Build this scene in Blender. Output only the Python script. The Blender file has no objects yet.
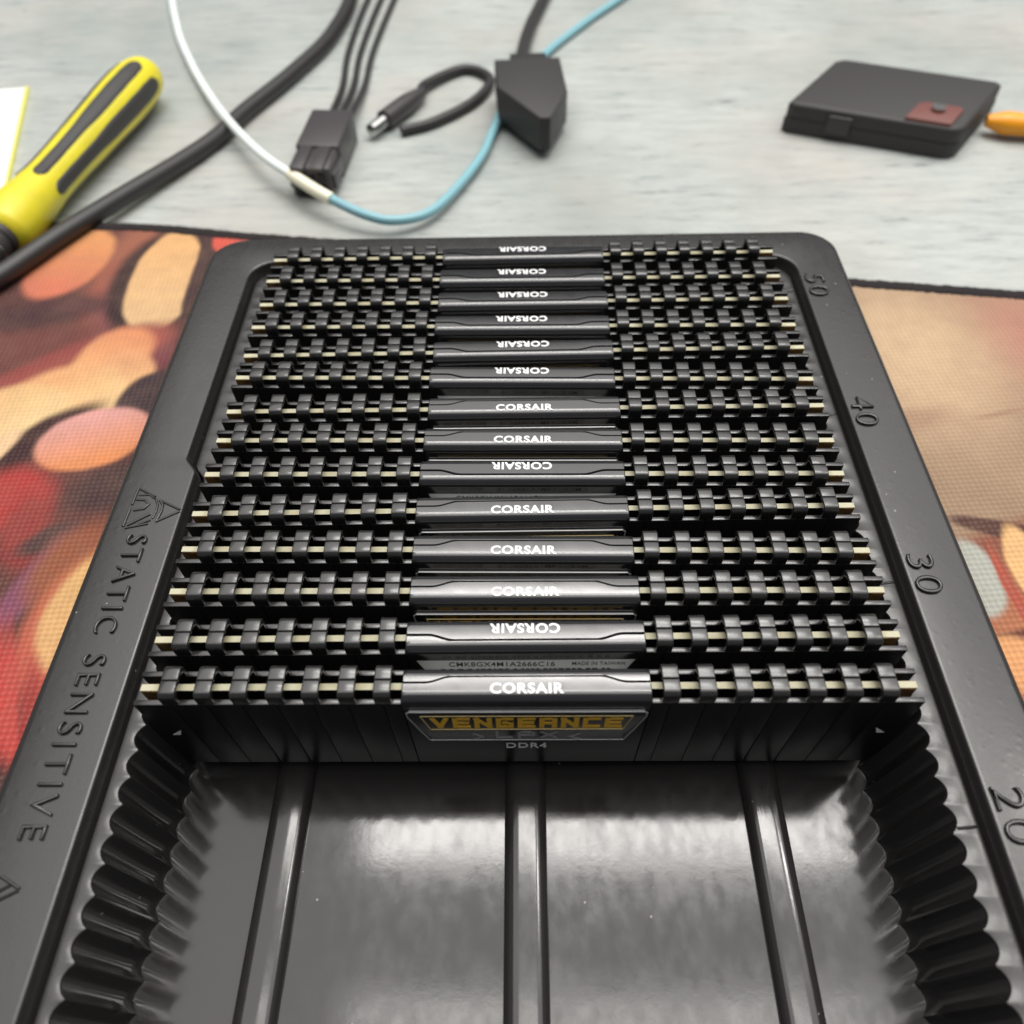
import bpy, bmesh, math, random
from mathutils import Vector, Matrix
random.seed(7)
S = 0.001                                   # everything below is written in millimetres
sc = bpy.context.scene
COL = sc.collection
R = math.radians

# ------------------------------------------------------------------ camera
cd = bpy.data.cameras.new('camera')
cam = bpy.data.objects.new('camera', cd); COL.objects.link(cam); sc.camera = cam
cd.sensor_fit = 'HORIZONTAL'; cd.sensor_width = 5.24; cd.lens = 5.24*781.87/1024
cd.clip_start = 0.005; cd.clip_end = 50
cam.location = (-0.1345*S, -57.518*S, 162.205*S)
cam.rotation_euler = (R(37.2034), R(0.84934), R(0.22695))
cd.dof.use_dof = True; cd.dof.focus_distance = 0.158; cd.dof.aperture_fstop = 2.1

# ------------------------------------------------------------------ world, lamps, exposure
w = bpy.data.worlds.new('World'); sc.world = w; w.use_nodes = True
bg = w.node_tree.nodes['Background']; bg.inputs[0].default_value = (0.80, 0.84, 0.92, 1); bg.inputs[1].default_value = 0.18

def area(name, loc, sx, sy, power, col=(1, .985, .95)):
    l = bpy.data.lights.new(name, 'AREA'); l.shape = 'RECTANGLE'; l.size = sx; l.size_y = sy
    l.energy = power; l.color = col
    o = bpy.data.objects.new(name, l); COL.objects.link(o); o.location = loc
    return o
area('ceiling_panel', (0.35, 0.80, 1.62), 3.2, 2.6, 54, (1, .97, .935))
for y_, wd_, e_ in ((0.06, .07, 1.4), (0.39, .12, 6.2), (0.73, .13, 9.0)):
    area('ceiling_tube', (0.17, y_, 1.50), 0.98, wd_, e_, (1, .97, .93))
area('rim_highlight_lamp', (1.02, 0.36, 1.50), 0.34, 0.10, 3.2, (1, .96, .92))  # added lamp, only there to put highlights on the tray's right rim

sc.view_settings.view_transform = 'Standard'; sc.view_settings.look = 'None'
sc.view_settings.exposure = 0; sc.view_settings.gamma = 1
sc.view_settings.use_curve_mapping = False

# ------------------------------------------------------------------ material helpers
def lin(c):
    def f(v):
        v /= 255.0
        return v/12.92 if v <= .04045 else ((v+.055)/1.055)**2.4
    return (f(c[0]), f(c[1]), f(c[2]), 1)

def mat(name, color=(.1, .1, .1, 1), rough=.5, metal=0, spec=.5, bump=None, coat=0, mottle=None, rvar=None):
    """bump = (scale per metre, strength, distance in mm); mottle = (scale, colour2, amount)"""
    m = bpy.data.materials.new(name); m.use_nodes = True
    nt = m.node_tree; b = nt.nodes['Principled BSDF']
    b.inputs['Base Color'].default_value = color if len(color) == 4 else (*color, 1)
    b.inputs['Roughness'].default_value = rough; b.inputs['Metallic'].default_value = metal
    b.inputs['Specular IOR Level'].default_value = spec
    b.inputs['Coat Weight'].default_value = coat; b.inputs['Coat Roughness'].default_value = .12
    tc = nt.nodes.new('ShaderNodeTexCoord')
    def noise(scale, detail=3, rgh=.55):
        n = nt.nodes.new('ShaderNodeTexNoise'); n.inputs['Scale'].default_value = scale
        n.inputs['Detail'].default_value = detail; n.inputs['Roughness'].default_value = rgh
        nt.links.new(tc.outputs['Object'], n.inputs['Vector']); return n
    if mottle:
        n = noise(mottle[0], 5); mx = nt.nodes.new('ShaderNodeMix'); mx.data_type = 'RGBA'
        mr = nt.nodes.new('ShaderNodeMapRange'); mr.inputs[1].default_value = .42; mr.inputs[2].default_value = .68
        mr.inputs[4].default_value = mottle[2]
        nt.links.new(n.outputs['Fac'], mr.inputs[0]); nt.links.new(mr.outputs[0], mx.inputs[0])
        mx.inputs[6].default_value = color if len(color) == 4 else (*color, 1); mx.inputs[7].default_value = mottle[1]
        nt.links.new(mx.outputs[2], b.inputs['Base Color'])
    if rvar:
        n = noise(rvar[0], 6, .65); mr = nt.nodes.new('ShaderNodeMapRange')
        mr.inputs[1].default_value = .35; mr.inputs[2].default_value = .7
        mr.inputs[3].default_value = rough; mr.inputs[4].default_value = rvar[1]
        nt.links.new(n.outputs['Fac'], mr.inputs[0]); nt.links.new(mr.outputs[0], b.inputs['Roughness'])
    if bump:
        n = noise(bump[0], 2); bp = nt.nodes.new('ShaderNodeBump')
        bp.inputs['Strength'].default_value = bump[1]; bp.inputs['Distance'].default_value = bump[2]*S
        nt.links.new(n.outputs['Fac'], bp.inputs['Height']); nt.links.new(bp.outputs[0], b.inputs['Normal'])
    return m

def tray_material():
    m = mat('black_tray_plastic', (.023, .0215, .021, 1), .27, 0, .62)
    nt = m.node_tree; N = nt.nodes; b = N['Principled BSDF']; L = nt.links
    tc = N.new('ShaderNodeTexCoord')
    def noise(sc_, det, r=.5, vec=None):
        n = N.new('ShaderNodeTexNoise'); n.inputs['Scale'].default_value = sc_; n.inputs['Detail'].default_value = det
        n.inputs['Roughness'].default_value = r; L.new(vec or tc.outputs['Object'], n.inputs['Vector']); return n
    a = noise(700, 3, .6); c = noise(45, 1)
    pz = N.new('ShaderNodeSeparateXYZ'); L.new(tc.outputs['Object'], pz.inputs[0])
    rim = N.new('ShaderNodeMapRange'); rim.inputs[1].default_value = .018; rim.inputs[2].default_value = .025; L.new(pz.outputs[2], rim.inputs[0])
    am = N.new('ShaderNodeMapRange'); am.inputs[3].default_value = .22; am.inputs[4].default_value = .8; L.new(rim.outputs[0], am.inputs[0])
    aa = N.new('ShaderNodeMath'); aa.operation = 'MULTIPLY'; L.new(a.outputs['Fac'], aa.inputs[0]); L.new(am.outputs[0], aa.inputs[1])
    mx = N.new('ShaderNodeMath'); mx.operation = 'MULTIPLY_ADD'; mx.inputs[1].default_value = 1.2
    L.new(c.outputs['Fac'], mx.inputs[0]); L.new(aa.outputs[0], mx.inputs[2])
    v = N.new('ShaderNodeTexVoronoi'); v.inputs['Scale'].default_value = 420; L.new(tc.outputs['Object'], v.inputs['Vector'])
    vm = N.new('ShaderNodeMapRange'); vm.inputs[1].default_value = 0; vm.inputs[2].default_value = .3; vm.inputs[3].default_value = .7; vm.inputs[4].default_value = 0
    L.new(v.outputs['Distance'], vm.inputs[0])
    vr = N.new('ShaderNodeMath'); vr.operation = 'MULTIPLY'; L.new(vm.outputs[0], vr.inputs[0]); L.new(rim.outputs[0], vr.inputs[1])
    ad = N.new('ShaderNodeMath'); ad.operation = 'ADD'; L.new(mx.outputs[0], ad.inputs[0]); L.new(vr.outputs[0], ad.inputs[1])
    bp = N.new('ShaderNodeBump'); bp.inputs['Strength'].default_value = .5; bp.inputs['Distance'].default_value = .045*S
    L.new(ad.outputs[0], bp.inputs['Height']); L.new(bp.outputs[0], b.inputs['Normal'])
    # fine scratches and handling haze: roughness only
    mp = N.new('ShaderNodeMapping'); mp.inputs['Scale'].default_value = (420, 230, 100); mp.inputs['Rotation'].default_value = (0, 0, .9)
    L.new(tc.outputs['Object'], mp.inputs['Vector'])
    s = N.new('ShaderNodeTexNoise'); s.inputs['Scale'].default_value = 1; s.inputs['Detail'].default_value = 4; L.new(mp.outputs[0], s.inputs['Vector'])
    h = noise(45, 6, .7)
    su = N.new('ShaderNodeMath'); su.operation = 'MULTIPLY'; L.new(s.outputs['Fac'], su.inputs[0]); L.new(h.outputs['Fac'], su.inputs[1])
    r = N.new('ShaderNodeMapRange'); r.inputs[1].default_value = .15; r.inputs[2].default_value = .42; r.inputs[3].default_value = .09; r.inputs[4].default_value = .18
    L.new(su.outputs[0], r.inputs[0])
    rr = N.new('ShaderNodeMath'); rr.operation = 'MULTIPLY_ADD'; rr.inputs[1].default_value = .16; L.new(rim.outputs[0], rr.inputs[0]); L.new(r.outputs[0], rr.inputs[2])
    L.new(rr.outputs[0], b.inputs['Roughness'])
    # dust specks
    d = N.new('ShaderNodeTexVoronoi'); d.inputs['Scale'].default_value = 150; L.new(tc.outputs['Object'], d.inputs['Vector'])
    dm = N.new('ShaderNodeMath'); dm.operation = 'LESS_THAN'; dm.inputs[1].default_value = .035; L.new(d.outputs['Distance'], dm.inputs[0])
    dc = N.new('ShaderNodeMix'); dc.data_type = 'RGBA'; dc.inputs[6].default_value = (.023, .0215, .021, 1); dc.inputs[7].default_value = (.22, .21, .2, 1)
    L.new(dm.outputs[0], dc.inputs[0]); L.new(dc.outputs[2], b.inputs['Base Color'])
    return m

def table_material():
    m = mat('painted_wood', (.5, .5, .48, 1), .42)
    nt = m.node_tree; N = nt.nodes; L = nt.links; b = N['Principled BSDF']
    tc = N.new('ShaderNodeTexCoord')
    mp = N.new('ShaderNodeMapping'); mp.inputs['Scale'].default_value = (22, 130, 40); mp.inputs['Rotation'].default_value = (0, 0, R(6))
    L.new(tc.outputs['Object'], mp.inputs['Vector'])
    g = N.new('ShaderNodeTexNoise'); g.inputs['Scale'].default_value = 2.2; g.inputs['Detail'].default_value = 8; g.inputs['Roughness'].default_value = .78
    g.inputs['Distortion'].default_value = .15
    L.new(mp.outputs[0], g.inputs['Vector'])
    cr = N.new('ShaderNodeValToRGB'); e = cr.color_ramp.elements
    e[0].position = .33; e[0].color = lin((100, 106, 106)); e[1].position = .62; e[1].color = lin((182, 186, 181))
    x = e.new(.42); x.color = lin((164, 169, 166))
    L.new(g.outputs['Fac'], cr.inputs[0])
    n2 = N.new('ShaderNodeTexNoise'); n2.inputs['Scale'].default_value = 13; n2.inputs['Detail'].default_value = 5; L.new(tc.outputs['Object'], n2.inputs['Vector'])
    m2 = N.new('ShaderNodeMapRange'); m2.inputs[1].default_value = .45; m2.inputs[2].default_value = .75; m2.inputs[4].default_value = .75; L.new(n2.outputs['Fac'], m2.inputs[0])
    mx = N.new('ShaderNodeMix'); mx.data_type = 'RGBA'; L.new(m2.outputs[0], mx.inputs[0]); L.new(cr.outputs[0], mx.inputs[6]); mx.inputs[7].default_value = lin((178, 170, 162))
    n3 = N.new('ShaderNodeTexNoise'); n3.inputs['Scale'].default_value = 90; n3.inputs['Detail'].default_value = 2; L.new(tc.outputs['Object'], n3.inputs['Vector'])
    m3 = N.new('ShaderNodeMapRange'); m3.inputs[1].default_value = .74; m3.inputs[2].default_value = .79; m3.inputs[4].default_value = .55; L.new(n3.outputs['Fac'], m3.inputs[0])
    m4 = N.new('ShaderNodeMix'); m4.data_type = 'RGBA'; L.new(m3.outputs[0], m4.inputs[0]); L.new(mx.outputs[2], m4.inputs[6]); m4.inputs[7].default_value = lin((118, 112, 108))
    # broad worn patches, grey green
    n5 = N.new('ShaderNodeTexNoise'); n5.inputs['Scale'].default_value = 7; n5.inputs['Detail'].default_value = 6; n5.inputs['Roughness'].default_value = .62; L.new(tc.outputs['Object'], n5.inputs['Vector'])
    m5 = N.new('ShaderNodeMapRange'); m5.inputs[1].default_value = .42; m5.inputs[2].default_value = .66; m5.inputs[4].default_value = .6; L.new(n5.outputs['Fac'], m5.inputs[0])
    m6 = N.new('ShaderNodeMix'); m6.data_type = 'RGBA'; m6.inputs[7].default_value = lin((128, 138, 134)); L.new(m5.outputs[0], m6.inputs[0]); L.new(m4.outputs[2], m6.inputs[6])
    L.new(m6.outputs[2], b.inputs['Base Color'])
    bp = N.new('ShaderNodeBump'); bp.inputs['Strength'].default_value = .35; bp.inputs['Distance'].default_value = .3*S
    L.new(g.outputs['Fac'], bp.inputs['Height']); L.new(bp.outputs[0], b.inputs['Normal'])
    return m

def print_material():
    """printed cloth: soft ellipses of ink laid over one another, in mat coordinates (mm)"""
    m = mat('printed_cloth', (.1, .1, .1, 1), .85, 0, .25)
    nt = m.node_tree; N = nt.nodes; L = nt.links; b = N['Principled BSDF']
    tc = N.new('ShaderNodeTexCoord')
    sc_ = N.new('ShaderNodeVectorMath'); sc_.operation = 'SCALE'; sc_.inputs['Scale'].default_value = 1000
    L.new(tc.outputs['Object'], sc_.inputs[0])
    wn = N.new('ShaderNodeTexNoise'); wn.inputs['Scale'].default_value = .05; wn.inputs['Detail'].default_value = 2
    L.new(sc_.outputs[0], wn.inputs['Vector'])
    wo = N.new('ShaderNodeVectorMath'); wo.operation = 'MULTIPLY_ADD'; wo.inputs[1].default_value = (4, 4, 0); L.new(wn.outputs['Color'], wo.inputs[0])
    su = N.new('ShaderNodeVectorMath'); su.operation = 'ADD'; su.inputs[1].default_value = (-2, -2, 0); L.new(sc_.outputs[0], su.inputs[0])
    L.new(su.outputs[0], wo.inputs[2])
    P = wo.outputs[0]
    nz = N.new('ShaderNodeTexNoise'); nz.inputs['Scale'].default_value = .035; nz.inputs['Detail'].default_value = 4; L.new(sc_.outputs[0], nz.inputs['Vector'])
    def flatmix(fac, a, bcol):
        mx = N.new('ShaderNodeMix'); mx.data_type = 'RGBA'
        L.new(fac, mx.inputs[0])
        if isinstance(a, tuple): mx.inputs[6].default_value = a
        else: L.new(a, mx.inputs[6])
        if isinstance(bcol, tuple): mx.inputs[7].default_value = bcol
        else: L.new(bcol, mx.inputs[7])
        return mx.outputs[2]
    base = flatmix(nz.outputs['Fac'], lin((64, 38, 40)), lin((118, 66, 58)))
    # right half of the print: beige
    sx = N.new('ShaderNodeSeparateXYZ'); L.new(P, sx.inputs[0])
    rh = N.new('ShaderNodeMapRange'); rh.inputs[1].default_value = -5; rh.inputs[2].default_value = 5; L.new(sx.outputs[0], rh.inputs[0])
    beige = flatmix(nz.outputs['Fac'], lin((150, 122, 98)), lin((182, 152, 120)))
    col = flatmix(rh.outputs[0], base, beige)
    def blob(cx, cy, rx, ry, ang, c1, soft=.12, c2=None, lo=0):
        nonlocal col
        mp = N.new('ShaderNodeMapping'); mp.vector_type = 'TEXTURE'
        mp.inputs['Location'].default_value = (cx, cy, 0); mp.inputs['Rotation'].default_value = (0, 0, R(ang)); mp.inputs['Scale'].default_value = (rx, ry, 1e6)
        L.new(P, mp.inputs['Vector'])
        ln = N.new('ShaderNodeVectorMath'); ln.operation = 'LENGTH'; L.new(mp.outputs[0], ln.inputs[0])
        mr = N.new('ShaderNodeMapRange'); mr.interpolation_type = 'SMOOTHSTEP'
        mr.inputs[1].default_value = 1-soft; mr.inputs[2].default_value = 1+soft; mr.inputs[3].default_value = 1; mr.inputs[4].default_value = 0
        L.new(ln.outputs['Value'], mr.inputs[0])
        c = lin(c1)
        if c2:                                                # ink that changes hue across the blob
            sp = N.new('ShaderNodeSeparateXYZ'); L.new(mp.outputs[0], sp.inputs[0])
            gr = N.new('ShaderNodeMapRange'); gr.inputs[1].default_value = -.7; gr.inputs[2].default_value = .7; L.new(sp.outputs[1], gr.inputs[0])
            c = flatmix(gr.outputs[0], lin(c1), lin(c2))
        col = flatmix(mr.outputs[0], col, c)
    for a in BLOBS: blob(*a)
    hs = N.new('ShaderNodeHueSaturation'); hs.inputs['Saturation'].default_value = .93; hs.inputs['Value'].default_value = .80
    L.new(col, hs.inputs['Color']); col = hs.outputs[0]
    # scuffs and faded patches in the cloth
    sf = N.new('ShaderNodeTexNoise'); sf.inputs['Scale'].default_value = .11; sf.inputs['Detail'].default_value = 7; sf.inputs['Roughness'].default_value = .7; L.new(sc_.outputs[0], sf.inputs['Vector'])
    sm = N.new('ShaderNodeMapRange'); sm.inputs[1].default_value = .4; sm.inputs[2].default_value = .75; sm.inputs[4].default_value = .28; L.new(sf.outputs['Fac'], sm.inputs[0])
    fx = N.new('ShaderNodeMix'); fx.data_type = 'RGBA'; fx.inputs[7].default_value = lin((128, 100, 84)); L.new(sm.outputs[0], fx.inputs[0]); L.new(col, fx.inputs[6]); col = fx.outputs[2]
    # threads: the weave shows paler where the ink does not reach
    sp = N.new('ShaderNodeSeparateXYZ'); L.new(sc_.outputs[0], sp.inputs[0])
    def wave(sock, k, ph=0):
        a = N.new('ShaderNodeMath'); a.operation = 'MULTIPLY_ADD'; a.inputs[1].default_value = k; a.inputs[2].default_value = ph; L.new(sock, a.inputs[0])
        s = N.new('ShaderNodeMath'); s.operation = 'SINE'; L.new(a.outputs[0], s.inputs[0]); return s.outputs[0]
    rt = N.new('ShaderNodeMapping'); rt.inputs['Rotation'].default_value = (0, 0, R(41)); wv = N.new('ShaderNodeVectorMath'); wv.operation = 'MULTIPLY_ADD'; wv.inputs[1].default_value = (.5, .5, 0)
    wf = N.new('ShaderNodeTexNoise'); wf.inputs['Scale'].default_value = .5; wf.inputs['Detail'].default_value = 3; L.new(sc_.outputs[0], wf.inputs['Vector'])
    L.new(wf.outputs['Color'], wv.inputs[0]); L.new(sc_.outputs[0], wv.inputs[2]); L.new(wv.outputs[0], rt.inputs['Vector'])
    sp = N.new('ShaderNodeSeparateXYZ'); L.new(rt.outputs[0], sp.inputs[0])
    k = 2*math.pi/2.1
    mu = N.new('ShaderNodeMath'); mu.operation = 'MULTIPLY'; L.new(wave(sp.outputs[0], k), mu.inputs[0]); L.new(wave(sp.outputs[1], k), mu.inputs[1])
    wr = N.new('ShaderNodeMapRange'); wr.inputs[1].default_value = .15; wr.inputs[2].default_value = 1; wr.inputs[4].default_value = .15; L.new(mu.outputs[0], wr.inputs[0])
    bright = N.new('ShaderNodeMix'); bright.data_type = 'RGBA'; bright.blend_type = 'ADD'
    L.new(wr.outputs[0], bright.inputs[0]); L.new(col, bright.inputs[6]); bright.inputs[7].default_value = (.32, .27, .25, 1)
    wd = N.new('ShaderNodeMapRange'); wd.inputs[1].default_value = -.15; wd.inputs[2].default_value = -1; wd.inputs[4].default_value = .22; L.new(mu.outputs[0], wd.inputs[0])
    dk = N.new('ShaderNodeMix'); dk.data_type = 'RGBA'; dk.blend_type = 'MULTIPLY'
    L.new(wd.outputs[0], dk.inputs[0]); L.new(bright.outputs[2], dk.inputs[6]); dk.inputs[7].default_value = (.4, .36, .36, 1)
    L.new(dk.outputs[2], b.inputs['Base Color'])
    bp = N.new('ShaderNodeBump'); bp.inputs['Strength'].default_value = .6; bp.inputs['Distance'].default_value = .25*S
    L.new(mu.outputs[0], bp.inputs['Height']); L.new(bp.outputs[0], b.inputs['Normal'])
    return m

# cx, cy, rx, ry, angle, ink, softness, second ink (towards local +y)
BLOBS = [
    # ---- left of the tray
    (-137, 168, 10, 34, 0, (150, 76, 62), .35, (160, 92, 66)),
    (-131, 150, 8, 18, 8, (140, 72, 78), .4),
    (-160, 132, 28, 10, 16, (110, 58, 52), .6),
    (-158, 148, 22, 7, 14, (70, 42, 46), .6),
    (-158, 176, 13.5, 20, -10, (214, 112, 76), .12, (224, 148, 80)),
    (-146, 152, 9, 3.5, 0, (92, 54, 54), .4),
    (-121, 164, 18.5, 31, 6, (58, 38, 40), .12),
    (-121.5, 166, 11.8, 28, 4, (226, 184, 130), .08, (232, 176, 110)),
    (-106, 168, 7.8, 36, 2, (70, 48, 48), .1),
    (-104.0, 189, 6.0, 9, 0, (214, 72, 48), .14),
    (-118, 130, 12, 10, -40, (126, 60, 66), .4),
    (-142, 119, 36, 11, 36, (182, 84, 66), .22, (146, 60, 54)),
    (-127, 124, 11.5, 17, -14, (238, 180, 112), .16, (226, 142, 88)),
    (-122, 116, 11, 14, 0, (240, 196, 132), .14, (230, 160, 104)),
    (-137, 107, 19, 15.5, 34, (244, 204, 140), .14, (232, 168, 108)),
    (-152, 98, 20, 15, 30, (246, 214, 152), .14, (236, 188, 124)),
    (-138.5, 91.5, 20, 6.5, 46, (66, 40, 40), .25),
    (-150, 86, 12, 3.6, 62, (240, 200, 150), .3),
    (-108, 105.5, 12.5, 15, 0, (66, 50, 54), .1),
    (-122, 92.5, 15.5, 11.5, 20, (228, 138, 74), .1, (226, 158, 148)),
    (-110, 76, 13, 7.5, 25, (74, 52, 52), .35),
    (-138, 71, 12, 11, 20, (176, 36, 30), .35),
    (-129, 60, 6, 12, 15, (148, 42, 36), .5),
    (-121, 58, 9, 4, 30, (78, 54, 54), .4),
    (-121.5, 44, 4, 15, -18, (132, 72, 98), .45),
    (-113, 50, 9, 14, -18, (152, 82, 50), .35),
    (-104, 36, 14, 23, -14, (202, 78, 54), .14, (190, 114, 62)),
    (-102.5, 38.5, 12.3, 19, -14, (234, 178, 110), .12, (232, 182, 108)),
    (-119, 17, 2.5, 20, 24, (190, 46, 38), .5),
    (-113, 10, 2.0, 22, 22, (200, 56, 44), .5),
    (-107, 6, 2.5, 17, 20, (168, 44, 38), .5),
    (-112, -12, 24, 11, 0, (70, 48, 48), .4),
    # ---- right of the tray
    (160, 132, 20, 24, 10, (186, 130, 108), .8),
    (120, 125, 22, 30, 0, (208, 176, 138), .7),
    (112, 98, 9, 4, 20, (176, 142, 112), .6),
    (136, 100, 7, 1.0, 14, (170, 134, 106), .7),
    (140, 34, 46, 29, 0, (206, 126, 76), .1, (138, 78, 56)),
    (119, 60, 11, 2.6, -12, (86, 56, 50), .3),
    (109, 45, 7, 11, 0, (178, 180, 168), .14),
    (124, 47, 5, 13.5, 4, (236, 184, 116), .14),
    (138, 46, 6, 14, 0, (230, 176, 108), .14),
    (122, 31, 20, 1.4, 12, (110, 62, 46), .4),
    (117.2, 40, 1.5, 14, 4, (176, 74, 50), .35),
    (131, 44, 1.5, 14, 2, (120, 60, 46), .35),
    (111.5, 22, 7, 7, 10, (228, 158, 94), .2),
    (127, 20, 8, 9, 0, (230, 174, 106), .2),
    (110, 4, 12, 9, 0, (132, 80, 58), .4),
    (104, -14, 14, 10, 0, (206, 152, 100), .4),
]

# ------------------------------------------------------------------ mesh helpers
def new_bm(): return bmesh.new()

def obj(name, bm, material, parent=None, smooth=40, loc=None):
    me = bpy.data.meshes.new(name)
    bmesh.ops.recalc_face_normals(bm, faces=bm.faces)
    for v in bm.verts: v.co *= S
    bm.to_mesh(me); bm.free()
    for m in (material if isinstance(material, (list, tuple)) else [material]): me.materials.append(m)
    if smooth:
        me.polygons.foreach_set('use_smooth', [True]*len(me.polygons)); me.set_sharp_from_angle(angle=R(smooth))
    o = bpy.data.objects.new(name, me); COL.objects.link(o)
    if parent: o.parent = parent
    if loc: o.location = Vector(loc)*S
    return o

def tag(o, label=None, cat=None, group=None, kind=None):
    for k_, v in (('label', label), ('category', cat), ('group', group), ('kind', kind)):
        if v: o[k_] = v
    return o

def thing(name, label, cat, loc=(0, 0, 0), rz=0, group=None):
    o = bpy.data.objects.new(name, None); COL.objects.link(o); o.empty_display_size = .01
    o.location = Vector(loc)*S; o.rotation_euler = (0, 0, rz)
    return tag(o, label, cat, group)

def join_into(dst, src):
    me = bpy.data.meshes.new('tmp'); src.to_mesh(me); src.free(); dst.from_mesh(me); bpy.data.meshes.remove(me)

def prism_x(dst, prof, x0, x1, bev=.12, seg=2):
    """profile of (y, z) pulled along x, with its hard edges bevelled"""
    b = bmesh.new()
    a = [b.verts.new((x0, p[0], p[1])) for p in prof]; c = [b.verts.new((x1, p[0], p[1])) for p in prof]
    n = len(prof)
    b.faces.new(a); b.faces.new(c[::-1])
    for i in range(n): b.faces.new((a[i], c[i], c[(i+1) % n], a[(i+1) % n]))
    bmesh.ops.recalc_face_normals(b, faces=b.faces)
    if bev:
        es = [e for e in b.edges if len(e.link_faces) == 2 and e.calc_face_angle(0) > R(35)]
        bmesh.ops.bevel(b, geom=es, offset=bev, segments=seg, affect='EDGES', profile=.5, clamp_overlap=True)
    join_into(dst, b)

def box(dst, x0, x1, y0, y1, z0, z1, bev=0, seg=2, mtx=None):
    b = bmesh.new()
    bmesh.ops.create_cube(b, size=1)
    for v in b.verts:
        v.co = Vector(((x0+x1)/2+v.co.x*(x1-x0), (y0+y1)/2+v.co.y*(y1-y0), (z0+z1)/2+v.co.z*(z1-z0)))
    if bev: bmesh.ops.bevel(b, geom=list(b.edges), offset=bev, segments=seg, affect='EDGES', profile=.5)
    if mtx: b.transform(mtx)
    join_into(dst, b)

def poly_prism(dst, pts, z0, z1, bev=0, mtx=None, seg=2):
    b = bmesh.new()
    a = [b.verts.new((p[0], p[1], z0)) for p in pts]; c = [b.verts.new((p[0], p[1], z1)) for p in pts]
    n = len(pts); b.faces.new(a[::-1]); top = b.faces.new(c)
    for i in range(n): b.faces.new((a[i], a[(i+1) % n], c[(i+1) % n], c[i]))
    bmesh.ops.recalc_face_normals(b, faces=b.faces)
    if bev: bmesh.ops.bevel(b, geom=list(top.edges), offset=bev, segments=seg, affect='EDGES', profile=.5)
    if mtx: b.transform(mtx)
    join_into(dst, b)

def lathe(dst, prof, n=40, mtx=None, cap=True):
    """prof: (s, r) along local +X axis"""
    b = bmesh.new(); rings = []
    for s, r in prof:
        rings.append([b.verts.new((s, r*math.cos(2*math.pi*i/n), r*math.sin(2*math.pi*i/n))) for i in range(n)])
    for a, c in zip(rings, rings[1:]):
        for i in range(n): b.faces.new((a[i], a[(i+1) % n], c[(i+1) % n], c[i]))
    if cap: b.faces.new(rings[0]); b.faces.new(rings[-1][::-1])
    if mtx: b.transform(mtx)
    join_into(dst, b)

def catmull(pts, sub=10):
    P = [Vector(p) for p in pts]; P = [P[0]*2-P[1]] + P + [P[-1]*2-P[-2]]; out = []
    for i in range(1, len(P)-2):
        for j in range(sub):
            t = j/sub; a, b_, c, d = P[i-1], P[i], P[i+1], P[i+2]
            out.append(.5*((2*b_)+(c-a)*t+(2*a-5*b_+4*c-d)*t*t+(3*b_-a-3*c+d)*t**3))
    out.append(P[-2]); return out

def tube(dst, pts, r, n=16, flat=1.0, rfun=None):
    b = bmesh.new(); rings = []
    for i, p in enumerate(pts):
        d = (pts[min(i+1, len(pts)-1)]-pts[max(i-1, 0)]).normalized()
        side = d.cross(Vector((0, 0, 1)))
        side = side.normalized() if side.length > 1e-4 else Vector((1, 0, 0))
        up = side.cross(d).normalized(); rr = rfun(i/(len(pts)-1)) if rfun else r
        rings.append([b.verts.new(p+side*rr*math.cos(2*math.pi*k_/n)+up*rr*flat*math.sin(2*math.pi*k_/n)) for k_ in range(n)])
    for a, c in zip(rings, rings[1:]):
        for i in range(n): b.faces.new((a[i], a[(i+1) % n], c[(i+1) % n], c[i]))
    b.faces.new(rings[0]); b.faces.new(rings[-1][::-1])
    join_into(dst, b)

def frame(origin, right, up):
    r, u = Vector(right).normalized(), Vector(up).normalized(); n = r.cross(u)
    m = Matrix.Identity(4)
    for i in range(3): m[i][0], m[i][1], m[i][2], m[i][3] = r[i], u[i], n[i], origin[i]
    return m

def text_bm(dst, body, width, height, mtx, depth=.06, fat=0.0, bevel=0.0, spacing=1.0):
    """letters centred on the frame, cap height = height, total width = width (mm)"""
    cu = bpy.data.curves.new('lettering', 'FONT'); cu.body = body; cu.size = 10; cu.extrude = .5
    cu.offset = fat; cu.bevel_depth = bevel; cu.bevel_resolution = 1; cu.space_character = spacing; cu.resolution_u = 4
    to = bpy.data.objects.new('lettering', cu); COL.objects.link(to)
    me = bpy.data.meshes.new_from_object(to.evaluated_get(bpy.context.evaluated_depsgraph_get()))
    xs = [v.co.x for v in me.vertices]; ys = [v.co.y for v in me.vertices]; zs = [v.co.z for v in me.vertices]
    x0, x1, y0, y1, z0, z1 = min(xs), max(xs), min(ys), max(ys), min(zs), max(zs)
    b = bmesh.new(); b.from_mesh(me)
    for v in b.verts:
        v.co = Vector(((v.co.x-(x0+x1)/2)/(x1-x0)*width, (v.co.y-(y0+y1)/2)/(y1-y0)*height, (v.co.z-z0)/(z1-z0)*depth))
    b.transform(mtx); join_into(dst, b)
    bpy.data.objects.remove(to); bpy.data.curves.remove(cu); bpy.data.meshes.remove(me)

def strokes(dst, segs, th, mtx, z0=0, z1=.06, yk=1.0):
    """flat bars of width th along each segment"""
    for i, (a, c) in enumerate(segs):
        a, c = Vector((a[0], a[1], 0)), Vector((c[0], c[1], 0)); d = (c-a).normalized(); nrm = Vector((-d.y, d.x, 0))*th/2
        a -= d*th/2; c += d*th/2
        poly_prism(dst, [(a-nrm)[:2], (c-nrm)[:2], (c+nrm)[:2], (a+nrm)[:2]], z0, z1+.004*(i % 5), 0, mtx)

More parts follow.
